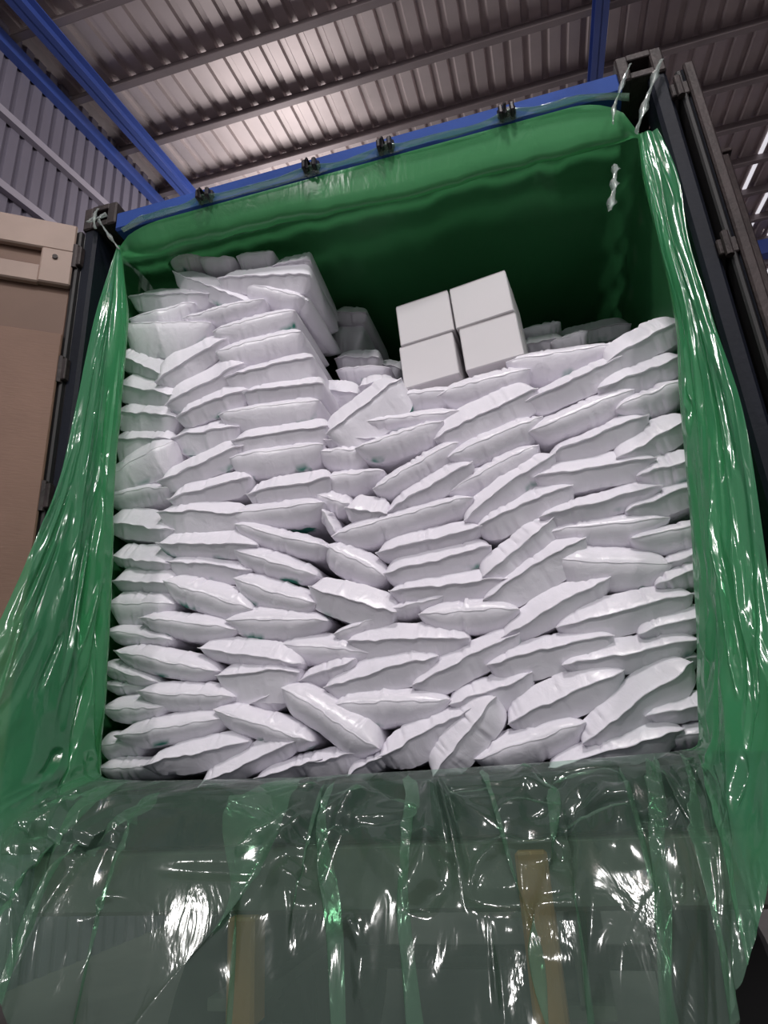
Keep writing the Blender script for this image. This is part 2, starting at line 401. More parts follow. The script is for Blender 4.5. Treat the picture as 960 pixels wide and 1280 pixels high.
# right door, folded back along the side, seen on edge
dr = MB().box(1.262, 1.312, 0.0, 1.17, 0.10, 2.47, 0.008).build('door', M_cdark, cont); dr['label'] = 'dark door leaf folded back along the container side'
MB().box(1.24, 1.262, -0.012, 1.16, 0.12, 2.45, 0.006).build('door_gasket', M_gasket, dr)
MB().box(1.27, 1.305, -0.02, 0.002, 0.10, 2.47, 0.006).build('edge_bar', M_rust, dr)
MB().tube([(1.345, 0.35, 0.05), (1.345, 0.35, 2.5)], 0.017, 10).build('locking_bar', M_cast, dr)
MB().tube([(1.345, 0.85, 0.05), (1.345, 0.85, 2.5)], 0.017, 10).build('locking_bar', M_cast, dr)
for z in (0.4, 1.0, 1.66, 2.36):
    mb = MB().tube([(1.236, -0.02, z - 0.045), (1.236, -0.02, z + 0.045)], 0.013, 10); mb.box(1.21, 1.27, -0.014, 0.01, z - 0.03, z + 0.03, 0.004)
    mb.build('hinge', M_cast, cont)

# ------------------------------------------------------------------ trailer underneath
tr = empty('trailer_chassis', (0, 0, 0))
tag(tr, 'grey steel trailer chassis carrying the container', 'trailer')
MB().box(-1.1, 1.1, 0.0, 0.16, B - 0.17, B - 0.002, 0.012).build('rear_beam', M_chassis, tr)
for sx in (-0.48, 0.48):
    mb = MB().box(sx - 0.07, sx + 0.07, 0.1, LEN, B - 0.06, B - 0.01); mb.box(sx - 0.07, sx + 0.07, 0.1, LEN, B - 0.42, B - 0.39); mb.box(sx - 0.012, sx + 0.012, 0.1, LEN, B - 0.4, B - 0.02)
    mb.build('main_rail', M_chassis, tr)
MB().box(-1.15, 1.15, 0.06, 0.18, 0.45, 0.57, 0.01).build('underrun_bar', M_chassis, tr)
for x in (-0.39, 0.40):
    br = MB().box(x - 0.04, x + 0.04, -0.03, 0.05, B - 0.42, B - (0.03 if x > 0 else 0.17), 0.008).build('bumper_post', M_bracket, tr); br['label'] = 'orange-brown upright below the sill'
for y in (1.2, 2.5):
    MB().tube([(-1.0, y, 0.5), (1.0, y, 0.5)], 0.06, 12).build('axle', M_chassis, tr)
    for sx in (-1, 1):
        mb = MB().lathe([(0.26, -0.14), (0.44, -0.14), (0.495, -0.11), (0.50, 0.0), (0.495, 0.11), (0.44, 0.14), (0.26, 0.14), (0.26, -0.14)], (sx * 0.95, y, 0.50), 32)
        ty = mb.build('wheel', M_tyre, tr, True, 40)
        MB().lathe([(0.02, 0.02), (0.1, 0.03), (0.16, -0.02), (0.25, -0.03), (0.27, 0.1), (0.27, -0.1), (0.02, -0.1), (0.02, 0.02)], (sx * 0.95, y, 0.50), 20).build('hub', M_chassis, ty, True, 40)

# ------------------------------------------------------------------ sacks
BAGS = """
-0.847 0.2 2.407 -0.251 0.083 0.021 0.03 p 3.0 t
-0.682 0.2 2.351 -0.251 0.086 0.023 0.036 p 3.0 t
-0.498 0.2 2.322 -0.149 0.086 0.033 0.041 p 3.0 t
-0.324 0.2 2.216 -0.095 0.082 0.07 0.026 w 4.0 t
-0.441 0.17 2.153 -0.199 0.205 0.069 0.048 w 5.0 t
-0.703 0.19 2.192 -0.611 0.22 0.055 0.039 w 2.5 t
-0.911 0.2 2.205 -0.217 0.203 0.065 0.057 w 2.2 t
-0.937 0.19 2.123 0.038 0.155 0.033 0.061 p 2.5 t
-0.895 0.17 2.032 -0.223 0.219 0.021 0.126 p 2.0 t
-0.628 0.17 2.043 -0.0 0.187 0.036 0.049 p 3.0 t
-0.409 0.19 2.094 -0.486 0.15 0.04 0.051 p 3.0 t
-0.32 0.22 2.042 -0.217 0.056 0.03 0.038 p 4.0 t
-0.485 0.17 1.943 0.028 0.182 0.039 0.056 p 5.0 t
-0.463 0.17 1.836 0.039 0.185 0.047 0.065 p 5.0 t
-0.414 0.17 1.699 0.031 0.181 0.049 0.062 w 5.0 t
-0.353 0.17 1.591 -0.074 0.159 0.052 0.045 w 6.0 t
-0.763 0.17 1.813 0.419 0.168 0.091 0.038 w 2.5 t
-0.694 0.17 1.684 0.366 0.175 0.085 0.04 w 2.5 t
-0.659 0.17 1.585 0.223 0.152 0.068 0.04 w 2.5 t
-1.009 0.19 1.855 -0.54 0.164 0.079 0.031 w 3.0 t
-0.979 0.19 1.724 -0.388 0.168 0.07 0.046 w 3.0 t
-0.987 0.19 1.613 -0.261 0.156 0.063 0.056 w 3.0 t
-0.994 0.2 1.502 -0.201 0.141 0.051 0.07 w 3.0 t
-0.984 0.17 1.387 0.378 0.168 0.076 0.091 p 3.0 t
-0.696 0.17 1.326 0.263 0.178 0.064 0.047 w 2.5 t
-0.697 0.19 1.473 -0.013 0.145 0.059 0.055 w 2.5 t
-0.658 0.17 1.216 0.107 0.165 0.058 0.047 w 2.5 t
-0.997 0.19 1.266 -0.038 0.161 0.036 0.046 p 2.5 t
-0.682 0.17 1.12 -0.163 0.182 0.048 0.058 w 2.4 t
-0.957 0.19 1.113 -0.256 0.157 0.07 0.033 w 3.0 t
-0.662 0.17 0.994 -0.148 0.2 0.063 0.038 w 2.4 t
-0.95 0.19 0.976 -0.257 0.133 0.072 0.026 w 3.0 t
-0.926 0.19 0.879 -0.185 0.129 0.072 0.026 w 3.5 t
-0.935 0.19 0.807 -0.115 0.139 0.051 0.063 p 3.0 t
-0.658 0.19 0.914 -0.223 0.171 0.044 0.039 w 2.5 t
-0.651 0.17 0.802 -0.385 0.187 0.055 0.055 p 2.8 t
-0.727 0.17 0.705 -0.215 0.195 0.047 0.05 p 2.3 t
-0.933 0.19 0.689 -0.223 0.141 0.038 0.033 p 2.5 t
-0.805 0.17 0.582 -0.253 0.211 0.046 0.043 p 2.3 t
-0.96 0.19 0.553 -0.337 0.126 0.035 0.032 p 2.5 t
-0.992 0.22 0.514 -0.155 0.104 0.024 0.026 p 3.0 t
-0.722 0.17 0.46 -0.126 0.185 0.039 0.044 p 2.4 t
-0.932 0.19 0.431 -0.043 0.13 0.049 0.043 p 2.5 t
-0.771 0.17 0.355 0.077 0.207 0.046 0.043 p 2.6 t
-0.983 0.2 0.317 0.065 0.087 0.043 0.042 p 2.5 b
-0.671 0.17 0.263 0.139 0.19 0.043 0.041 w 2.4 b
-0.921 0.2 0.233 -0.045 0.142 0.035 0.035 p 2.5 b
-0.48 0.17 0.223 0.34 0.175 0.056 0.028 w 2.4 b
-0.418 0.17 1.521 -0.065 0.209 0.036 0.071 p 5.0 t
-0.368 0.17 1.393 -0.023 0.189 0.056 0.059 w 4.5 t
-0.386 0.17 1.326 -0.036 0.188 0.035 0.074 p 5.0 t
-0.335 0.17 1.172 0.026 0.159 0.058 0.047 w 4.5 t
-0.383 0.17 1.09 -0.029 0.185 0.046 0.06 p 3.0 t
-0.364 0.17 0.984 -0.383 0.193 0.038 0.049 p 3.0 t
-0.397 0.17 0.89 -0.405 0.178 0.041 0.039 p 3.0 t
-0.392 0.17 0.786 -0.396 0.166 0.046 0.055 p 3.0 t
-0.383 0.17 0.68 -0.108 0.186 0.048 0.049 p 2.2 t
-0.483 0.17 0.569 -0.236 0.189 0.054 0.026 w 2.8 m
-0.449 0.17 0.504 -0.05 0.144 0.039 0.075 w 2.2 m
-0.427 0.16 0.339 -0.342 0.181 0.043 0.044 p 2.4 m
-0.383 0.2 0.438 0.259 0.099 0.024 0.04 w 3.0 m
-0.204 0.18 0.495 0.269 0.097 0.038 0.033 w 2.6 m
-0.214 0.19 0.571 -0.185 0.161 0.052 0.047 p 2.6 m
-0.194 0.15 0.346 -0.577 0.186 0.055 0.054 p 3.0 b
-0.342 0.18 0.2 0.217 0.112 0.03 0.026 w 2.6 b
-0.193 0.19 0.218 0.156 0.11 0.034 0.042 w 2.5 b
-0.085 0.17 0.194 0.414 0.058 0.022 0.026 w 2.6 b
-0.202 0.37 1.658 -0.3 0.092 0.06 0.049 w 3.0 m
-0.025 0.17 1.441 0.544 0.166 0.07 0.102 w 2.6 m
-0.01 0.31 1.62 0.075 0.065 0.049 0.026 w 3.0 m
-0.077 0.2 1.328 -0.15 0.119 0.051 0.027 w 2.6 m
-0.12 0.19 1.287 -0.136 0.094 0.031 0.054 p 3.0 m
0.097 0.17 1.303 0.16 0.163 0.031 0.058 p 3.0 m
0.141 0.19 1.378 -0.052 0.185 0.034 0.038 p 2.6 m
0.183 0.21 1.475 -0.055 0.153 0.038 0.05 p 3.0 m
0.416 0.2 1.473 0.111 0.169 0.046 0.053 p 3.0 m
0.413 0.17 1.323 0.3 0.19 0.072 0.055 w 3.0 m
0.149 0.17 1.17 0.391 0.167 0.041 0.047 p 4.0 m
0.193 0.17 1.079 0.406 0.163 0.054 0.033 w 2.8 m
0.435 0.17 1.231 0.277 0.173 0.041 0.051 p 3.0 m
0.412 0.19 1.121 0.364 0.172 0.039 0.047 p 3.0 m
0.462 0.17 1.037 0.538 0.181 0.057 0.041 w 2.6 m
0.082 0.17 0.988 0.121 0.253 0.039 0.051 p 3.5 m
0.172 0.17 0.889 0.111 0.177 0.042 0.026 w 4.0 m
0.195 0.17 0.817 0.132 0.176 0.054 0.045 w 2.8 m
0.223 0.17 0.728 -0.017 0.188 0.042 0.044 w 2.5 m
0.112 0.18 0.684 0.135 0.099 0.027 0.033 p 3.0 m
0.28 0.17 0.633 -0.059 0.157 0.045 0.051 p 2.6 m
0.074 0.17 0.567 -0.082 0.195 0.058 0.053 w 2.2 m
-0.02 0.17 0.472 0.167 0.187 0.053 0.057 w 2.5 m
0.256 0.17 0.484 0.354 0.18 0.047 0.051 w 2.8 m
0.009 0.17 0.378 -0.051 0.183 0.045 0.061 p 3.0 m
0.107 0.17 0.274 0.384 0.162 0.043 0.05 w 2.6 b
0.323 0.18 0.392 0.262 0.129 0.04 0.057 w 2.8 m
0.235 0.15 0.26 0.779 0.14 0.051 0.049 w 3.0 b
0.513 0.17 0.49 0.128 0.187 0.044 0.064 w 2.4 m
0.742 0.17 0.462 0.096 0.189 0.045 0.041 w 2.5 m
0.541 0.17 0.349 0.344 0.179 0.062 0.051 w 2.4 m
0.736 0.16 0.316 0.535 0.186 0.058 0.046 w 2.8 m
0.849 0.21 0.427 0.115 0.081 0.031 0.026 w 2.6 r
0.855 0.17 0.29 0.1 0.097 0.043 0.028 w 2.6 r
0.42 0.17 0.233 0.238 0.168 0.044 0.05 p 2.5 b
0.657 0.17 0.2 0.213 0.186 0.043 0.039 w 2.4 b
0.878 0.19 0.226 0.115 0.083 0.028 0.034 p 2.6 b
0.983 0.17 1.488 0.387 0.143 0.062 0.036 w 2.8 r
0.725 0.17 1.394 0.301 0.168 0.044 0.054 w 3.0 m
0.71 0.22 1.538 -0.042 0.199 0.041 0.066 p 3.0 m
0.947 0.17 1.373 0.226 0.145 0.058 0.041 w 2.8 r
0.732 0.17 1.273 0.252 0.181 0.05 0.051 p 3.0 m
0.961 0.17 1.288 0.263 0.12 0.036 0.046 p 3.0 r
0.769 0.17 1.17 0.247 0.165 0.039 0.046 w 2.8 m
0.943 0.17 1.128 0.384 0.134 0.058 0.036 w 2.7 r
0.739 0.17 1.059 0.007 0.185 0.052 0.045 w 2.6 m
0.96 0.17 1.022 0.118 0.092 0.055 0.039 w 2.7 r
0.737 0.17 0.937 0.125 0.186 0.045 0.04 w 2.6 m
0.933 0.17 0.925 0.248 0.12 0.036 0.041 w 2.8 r
0.747 0.18 0.862 -0.029 0.182 0.035 0.053 p 2.8 m
0.921 0.17 0.818 0.104 0.111 0.027 0.057 p 2.6 r
0.739 0.17 0.738 -0.185 0.168 0.051 0.058 p 3.5 m
0.947 0.18 0.726 0.252 0.066 0.027 0.026 w 2.8 r
0.931 0.17 0.669 0.237 0.077 0.038 0.026 w 2.8 r
0.746 0.17 0.584 0.127 0.196 0.055 0.052 w 2.4 m
0.883 0.17 0.528 0.148 0.102 0.047 0.026 w 2.5 r
0.551 0.17 0.617 0.402 0.183 0.055 0.036 w 2.5 m
0.503 0.17 0.747 0.44 0.181 0.048 0.06 w 2.7 m
0.465 0.17 0.825 0.585 0.144 0.05 0.051 w 2.7 m
0.498 0.17 0.959 0.297 0.165 0.044 0.051 w 2.7 m
-0.09 0.19 1.186 -0.015 0.113 0.031 0.05 p 2.8 m
-0.167 0.19 1.101 -0.427 0.07 0.039 0.041 p 2.4 m
-0.04 0.17 1.026 -0.269 0.073 0.061 0.029 w 2.6 m
-0.18 0.18 1.017 -1.108 0.05 0.02 0.026 p 2.2 m
-0.09 0.18 0.856 -0.587 0.125 0.042 0.049 p 2.8 m
-0.103 0.16 0.717 -0.38 0.154 0.057 0.058 w 3.0 m
-0.09 0.18 0.632 0.236 0.086 0.02 0.037 p 3.0 m
-0.241 0.72 2.199 -0.216 0.078 0.089 0.094 p 3.0 k
-0.216 0.67 2.277 -0.251 0.084 0.053 0.026 w 2.2 k
-0.164 0.59 1.952 -0.197 0.101 0.054 0.036 w 4.0 k
-0.108 0.47 1.814 -0.183 0.121 0.02 0.038 p 3.5 k
-0.041 0.67 1.926 -0.416 0.064 0.052 0.026 w 2.5 k
0.671 0.72 1.923 0.002 0.092 0.052 0.026 w 3.0 k
0.676 0.79 2.062 -0.029 0.087 0.03 0.042 p 3.0 k
0.909 0.92 2.067 -0.015 0.174 0.064 0.037 w 3.0 k
0.783 0.67 1.894 0.13 0.078 0.03 0.039 p 3.0 k
"""
def sack_mesh(hw, U, D, kind, n, depth, r):
    NU = 70
    if kind == 'w':
        p = 0.040
        ys = np.array([0, .12, .28, .5, .75, 1.0, 1.25, 1.6, 2.3]) * p
    else:
        p = 0.050
        ys = np.array([0, .06, .16, .30, .48, .70, .95, 1.3, 1.9]) * p
    ys = np.concatenate([ys, np.linspace(0.16, depth - 0.05, 4), [depth - 0.02, depth]])
    def hprof(y):
        a = np.clip(y / p, 0, 1)
        h = a ** 0.86 if kind == 'w' else 0.75 * a ** 0.66 + 0.25 * np.sqrt(np.clip(1 - (1 - a) ** 2, 0, 1))
        back = np.clip((depth - y) / 0.05, 0, 1)
        return h * (0.35 + 0.65 * np.sqrt(back))
    nv = len(ys)
    u = np.linspace(-1, 1, NU); u = np.sign(u) * (1 - (1 - np.abs(u)) ** 1.35)
    uu, yy = np.meshgrid(u, ys, indexing='ij')
    sd = r.random(8) * 50
    f = np.clip(1 - np.abs(uu) ** (n * (1.9 if kind == 'w' else 1.45)), 0, 1) ** (0.54 if kind == 'w' else 0.66)
    # lopsided fill
    f = f * (1 + 0.16 * vnoise(uu * 1.3 + sd[0], yy * 3 + sd[1]))
    H = hprof(yy) * f
    # seam wave, dying away from the sealed end
    dec = np.exp(-yy / 0.06)
    amp = 0.42 if kind == 'w' else 0.3
    t = min(U + D, 0.12)
    wave = (t * 0.10 * amp * (r.random() * 2 - 1) * (1 - uu ** 2) + t * 0.10 * amp * vnoise(uu * 1.7 + sd[2], uu * 0 + 3) + t * 0.05 * amp * vnoise(uu * 5 + sd[3], uu * 0)) * dec * np.clip(1.1 - uu ** 4, 0, 1)
    if kind == 'p':                                   # a few deep folds split the plump ends into cushions
        for c in r.uniform(-0.6, 0.6, r.integers(1, 4)):
            H = H * (1 - 0.06 * np.exp(-np.abs((uu - c - r.uniform(-1, 1) * yy) * hw / 0.007)) * np.clip(f * 2, 0, 1))
    top = U * H; bot = -D * H
    # cross creases and film wrinkles
    for c in r.uniform(-0.85, 0.85, r.integers(1, 5)):
        sl = r.uniform(-0.6, 0.6)
        g = np.exp(-((uu - c - sl * yy) * hw / 0.0045) ** 2) * np.clip(f * 2, 0, 1) * np.exp(-((yy - 0.5 * p) / (0.55 * p)) ** 2)
        s2 = np.exp(-((uu - c - sl * yy - 0.012 / hw) * hw / 0.010) ** 2) * np.clip(f * 2, 0, 1) * np.exp(-((yy - 0.5 * p) / (0.55 * p)) ** 2)
        top += (-0.0062 * g + 0.0036 * s2) * np.clip(yy / 0.012, 0, 1); bot += (0.0045 * g - 0.0028 * s2) * np.clip(yy / 0.012, 0, 1)
    wr = 0.0014 * ridge(uu * hw * 13 + sd[4], yy * 14 + uu * 2 + sd[5]) + 0.0015 * vnoise(uu * hw * 60 + sd[6], yy * 40 + sd[7])
    wr = wr * np.clip(yy / 0.02, 0, 1) * np.clip(f * 3, 0, 1)
    top = top + wr + wave; bot = bot - wr + wave
    fwd = 0.004 * vnoise(uu * 2.2 + sd[3], uu * 0 + 9) + (0.014 * np.abs(uu) ** 6 if kind == 'p' else 0.012 * np.abs(uu) ** 6)
    xx = uu * hw * (1 + 0.02 * dec * (kind == 'w')); Y = yy + fwd
    V = []; 
    a = np.stack([xx, Y, top], -1).reshape(-1, 3); b = np.stack([xx, Y, bot], -1).reshape(-1, 3)
    V = np.concatenate([a, b]); off = NU * nv
    F = []
    for (i0, i1, i2, i3) in grid_faces(NU, nv):
        F.append((i0, i1, i2, i3)); F.append((off + i3, off + i2, off + i1, off + i0))
    for i in range(NU - 1):                    # back closing
        j = nv - 1
        F.append((i * nv + j, (i + 1) * nv + j, off + (i + 1) * nv + j, off + i * nv + j))
    # weld the sealed front: reuse the upper row for the lower one
    rep = {off + i * nv: i * nv for i in range(NU)}
    F = [tuple(rep.get(k, k) for k in q) for q in F]
    # ends: weld too
    for j in range(nv):
        rep[off + j] = j; rep[off + (NU - 1) * nv + j] = (NU - 1) * nv + j
    F2 = []
    for q in F:
        q2 = []
        for k in (rep.get(k, k) for k in q):
            if k not in q2: q2.append(k)
        if len(q2) > 2: F2.append(tuple(q2))
    used = sorted({k for q in F2 for k in q}); mp = {k: i for i, k in enumerate(used)}
    seam = np.stack([xx[:, 0], Y[:, 0], top[:, 0]], -1)
    return V[used], [tuple(mp[k] for k in q) for q in F2], seam

ORD = ['first', 'second', 'third', 'fourth', 'fifth', 'sixth', 'seventh', 'eighth', 'ninth', 'tenth', 'eleventh', 'twelfth', 'thirteenth', 'fourteenth', 'fifteenth', 'sixteenth', 'seventeenth', 'eighteenth', 'nineteenth', 'twentieth', 'twenty-first', 'twenty-second', 'twenty-third', 'twenty-fourth']
bags = []
for ln in BAGS.strip().splitlines():
    a = ln.split()
    bags.append(dict(x=float(a[0]), y=float(a[1]), z=float(a[2]), ang=float(a[3]), hw=float(a[4]), U=float(a[5]), D=float(a[6]), kind=a[7], n=float(a[8]), zone=a[9]))
for i, b in enumerate(bags):
    if b['zone'] == 't':
        b['zone'] = 'tl' if b['x'] < -0.82 else ('tm' if b['x'] < -0.545 else 'to')
def look(b):
    return 'flat sharp-edged' if b['kind'] == 'w' else 'plump creased'
zone_txt = {'tl': 'from the top, liner-side column of the tall stack', 'tm': 'from the top, middle column of the tall stack', 'to': 'from the top, outer column of the tall stack',
            'r': 'from the top, column against the liner by folded-back door', 'b': 'along the sill in the bottom course, counting from tall stack'}
zgrp = {'tl': 'sacks in the tall stack', 'tm': 'sacks in the tall stack', 'to': 'sacks in the tall stack', 'r': 'sacks by the folded-back door', 'b': 'sacks in the bottom course'}
for zn in ('tl', 'tm', 'to', 'r', 'b'):
    lst = [b for b in bags if b['zone'] == zn]
    lst.sort(key=(lambda b: b['x']) if zn == 'b' else (lambda b: -b['z']))
    for k, b in enumerate(lst):
        b['label'] = '%s white sack, %s %s' % (look(b), ORD[k], zone_txt[zn])
        b['grp'] = zgrp[zn]
# the loose heap: counted course by course, outward from the tall stack
heap = sorted([b for b in bags if b['zone'] == 'm'], key=lambda b: -b['z'])
course = ['top', 'second', 'third', 'fourth', 'fifth', 'sixth', 'seventh', 'eighth', 'lowest']
zs = [b['z'] for b in heap]; step = (max(zs) - min(zs)) / 9 + 1e-6
rowsd = {}
for b in heap:
    rowsd.setdefault(min(8, int((max(zs) - b['z']) / step)), []).append(b)
for k, lst in rowsd.items():
    lst.sort(key=lambda b: b['x'])
    for i, b in enumerate(lst):
        t = b['ang']
        tl = 'level' if abs(t) < 0.12 else ('steep' if abs(t) > 0.42 else 'tilted')
        b['label'] = '%s, %s white sack, %s out from tall stack in the heap\'s %s course' % (look(b).capitalize().lower(), tl, ORD[i], course[k])
        b['grp'] = 'sacks heaped beside the tall stack'
deep = sorted([b for b in bags if b['zone'] == 'k'], key=lambda b: b['x'])
na = 0; nb = 0
for b in deep:
    if b['x'] < 0.2:
        b['label'] = '%s white sack lying deep inside behind the tall stack, %s out from it' % (look(b), ORD[na]); na += 1
    else:
        b['label'] = '%s white sack lying deep inside beyond the cartons, %s from them' % (look(b), ORD[nb]); nb += 1
    b['grp'] = 'sacks lying deeper inside'
for i, b in enumerate(bags):
    r = np.random.default_rng(1000 + i)
    depth = r.uniform(0.40, 0.46)
    V, F, seam = sack_mesh(b['hw'] + 0.006, b['U'] * 1.10 + 0.002, b['D'] * 1.20 + 0.004, b['kind'], b['n'], depth, r)
    xw = b['x'] + V[:, 0] * math.cos(b['ang']) - V[:, 2] * math.sin(b['ang'])
    V[:, 0] += (np.clip(xw, -1.115, 1.115) - xw) / math.cos(b['ang'])                 # pressed against the container side
    V[:, 2] = np.maximum(V[:, 2], (0.153 - b['z'] - V[:, 0] * math.sin(b['ang'])) / math.cos(b['ang']))   # lies flat on the floor
    o = link('sack', V, F, M_sack, None, True, 42)
    o.location = (b['x'], b['y'], b['z'] + B)
    # local x along the seam, tilted in the plane of the stack
    o.rotation_euler = (0 if b['z'] < 0.35 else r.uniform(-0.02, 0.02), -b['ang'], r.uniform(-0.03, 0.03))
    tag(o, b['label'], 'sack', b['grp'])
    # heat-sealed lip along the front
    st = seam[1:-1] if b['kind'] == 'p' else seam
    lip = 0.008 if b['kind'] == 'w' else 0.0012
    v = []; k = len(st)
    wv = 0.0035 * vnoise(st[:, 0] * 40 + i, st[:, 0] * 0)
    for j in range(k):
        x, y, z = st[j]
        for (dy, dz) in ((-lip, 0.0012), (0.006, 0.0016), (0.006, -0.0016), (-lip, -0.0012)):
            v.append((x, y + dy, z + dz + (wv[j] if dy < 0 else 0)))
    fs = []
    for j in range(k - 1):
        for c in range(4): fs.append((j * 4 + c, j * 4 + (c + 1) % 4, (j + 1) * 4 + (c + 1) % 4, (j + 1) * 4 + c))
    fs += [(3, 2, 1, 0), tuple((k - 1) * 4 + c for c in range(4))]
    link('seal_strip', v, fs, M_seal, o)

# ------------------------------------------------------------------ cartons
def carton(loc, yaw, roll, w, h, d, label):
    t = empty('carton', loc); t.rotation_euler = (0, roll, yaw)
    MB().box(0, w, 0, d, 0, h - 0.003, 0.004).build('body', M_carton, t)
    MB().box(0.002, w - 0.002, 0.002, d / 2 - 0.001, h - 0.003, h, 0.001).build('flap', M_carton, t)
    MB().box(0.002, w - 0.002, d / 2 + 0.001, d - 0.002, h - 0.003, h, 0.001).build('flap', M_carton, t)
    MB().box(-0.0008, w + 0.0008, d / 2 - 0.024, d / 2 + 0.024, h - 0.001, h + 0.0008).build('tape', M_tape, t)
    return tag(t, label, 'carton', 'white cartons on the sacks')
yaw = -0.10
carton((0.100, 0.335, 1.580 + B), yaw, -0.045, 0.226, 0.198, 0.30, 'plain white carton at the bottom, on the tall-stack side of the four')
carton((0.352, 0.300, 1.585 + B), yaw, -0.045, 0.226, 0.196, 0.30, 'plain white carton at the bottom, on the folded-door side of the four')
carton((0.100, 0.330, 1.779 + B), yaw, -0.045, 0.226, 0.198, 0.30, 'plain white carton on top, on the tall-stack side of the four')
carton((0.333, 0.303, 1.786 + B), yaw - 0.02, -0.05, 0.232, 0.198, 0.30, 'plain white carton on top, on the folded-door side of the four')

# ------------------------------------------------------------------ green liner
liner = empty('plastic_liner', (0, 0, B))
tag(liner, 'loose translucent green plastic liner spilling out of the container mouth', 'plastic liner')
# mouth edge M and free edge E, metres in the container's own frame (origin at the middle of its rear bottom edge)
ME = np.array([
    [-1.023, -0.000, 2.335, -1.023, -0.020, 2.317],
    [-0.955, -0.000, 1.937, -1.041, -0.080, 1.901],
    [-0.949, 0.000, 1.564, -1.039, -0.120, 1.550],
    [-0.943, 0.000, 1.226, -1.021, -0.180, 1.166],
    [-0.925, 0.000, 0.917, -1.037, -0.250, 0.863],
    [-0.908, 0.000, 0.636, -1.059, -0.330, 0.576],
    [-0.898, 0.000, 0.428, -1.063, -0.400, 0.331],
    [-0.900, 0.000, 0.283, -1.010, -0.450, 0.100],
    [-0.890, 0.000, 0.216, -0.894, -0.500, -0.080],
    [-0.789, 0.000, 0.195, -0.739, -0.500, -0.208],
    [-0.597, -0.000, 0.185, -0.623, -0.500, -0.297],
    [-0.189, 0.000, 0.173, -0.325, -0.480, -0.360],
    [-0.093, 0.000, 0.174, -0.013, -0.450, -0.420],
    [0.161, 0.000, 0.173, 0.230, -0.450, -0.408],
    [0.462, 0.000, 0.175, 0.455, -0.450, -0.397],
    [0.704, 0.000, 0.180, 0.615, -0.470, -0.361],
    [0.801, 0.000, 0.184, 0.726, -0.500, -0.250],
    [0.845, 0.000, 0.196, 0.785, -0.500, -0.126],
    [0.865, -0.000, 0.292, 0.852, -0.480, 0.002],
    [0.904, -0.000, 0.494, 0.944, -0.400, 0.184],
    [0.950, 0.000, 0.783, 1.016, -0.300, 0.518],
    [0.992, 0.000, 1.104, 1.091, -0.200, 0.980],
    [1.045, 0.000, 1.433, 1.108, -0.120, 1.331],
    [1.053, 0.000, 1.747, 1.123, -0.060, 1.673],
    [1.060, 0.000, 2.024, 1.152, -0.030, 1.961],
    [1.079, 0.000, 2.212, 1.135, -0.010, 2.202],
])
def catmull(P, s):
    n = len(P); s = np.clip(s, 0, n - 1.0001); i = np.floor(s).astype(int); f = (s - i)[..., None]
    p0 = P[np.clip(i - 1, 0, n - 1)]; p1 = P[i]; p2 = P[np.clip(i + 1, 0, n - 1)]; p3 = P[np.clip(i + 2, 0, n - 1)]
    return 0.5 * ((2 * p1) + (-p0 + p2) * f + (2 * p0 - 5 * p1 + 4 * p2 - p3) * f ** 2 + (-p0 + 3 * p1 - 3 * p2 + p3) * f ** 3)
def flap_surface(s, t, pull=0.0):
    me = catmull(ME, s); Mo = me[..., :3]; Ed = me[..., 3:]
    Cc = np.stack([Mo[..., 0] + 0.25 * (Ed[..., 0] - Mo[..., 0]), Mo[..., 1] + (0.75 - pull) * (Ed[..., 1] - Mo[..., 1]), Mo[..., 2] + 0.12 * (Ed[..., 2] - Mo[..., 2])], -1)
    T = t[..., None]
    return (1 - T) ** 2 * Mo + 2 * T * (1 - T) * Cc + T ** 2 * Ed
cr = random.Random(5); CREASES = []
for s0 in (8.9, 9.8, 11.0, 11.35, 12.4, 13.1, 13.8, 14.6, 15.3, 15.9):       # fans of creases hanging from where the film catches the sill
    for k in range(cr.randint(3, 6)):
        t0 = cr.uniform(0.0, 0.35); ln = cr.uniform(0.18, 0.65)
        CREASES.append((s0 + cr.uniform(-0.12, 0.12), t0, s0 + cr.uniform(-0.7, 0.55), t0 + ln, cr.choice((-1, 1)) * cr.uniform(0.012, 0.028), cr.uniform(0.05, 0.13)))
for k in range(60):
    s0 = cr.uniform(8.0, 16.6); t0 = cr.uniform(0.15, 0.7)
    CREASES.append((s0, t0, s0 + cr.uniform(-0.9, 0.9), t0 + cr.uniform(-0.1, 0.2), cr.choice((-1, 1)) * cr.uniform(0.008, 0.02), cr.uniform(0.05, 0.12)))
for lo, hi in ((0.6, 8.4), (16.6, 24.4)):
    for k in range(34):
        s0 = cr.uniform(lo, hi); t0 = cr.uniform(0.05, 0.85)
        CREASES.append((s0, t0, s0 + cr.uniform(0.6, 2.4), t0 + cr.uniform(-0.12, 0.12), cr.choice((-1, 1)) * cr.uniform(0.008, 0.022), cr.uniform(0.06, 0.16)))
PLEATS = [(9.2, -0.5, 0.16, 0.02, 1.2), (10.05, -0.9, 0.13, 0.10, 1.2), (11.0, -0.25, 0.17, 0.0, 1.3), (11.45, 0.35, 0.10, 0.02, 0.8), (12.0, 0.15, 0.12, 0.05, 1.2), (12.75, 0.1, 0.15, 0.0, 1.3),
          (13.45, 0.5, 0.13, 0.0, 1.2), (14.1, -0.3, 0.09, 0.15, 0.9), (14.65, 0.25, 0.12, 0.1, 1.2), (15.25, -0.2, 0.17, 0.0, 1.2), (15.9, 0.2, 0.14, 0.0, 1.2), (16.6, 0.2, 0.14, 0.1, 1.2)]
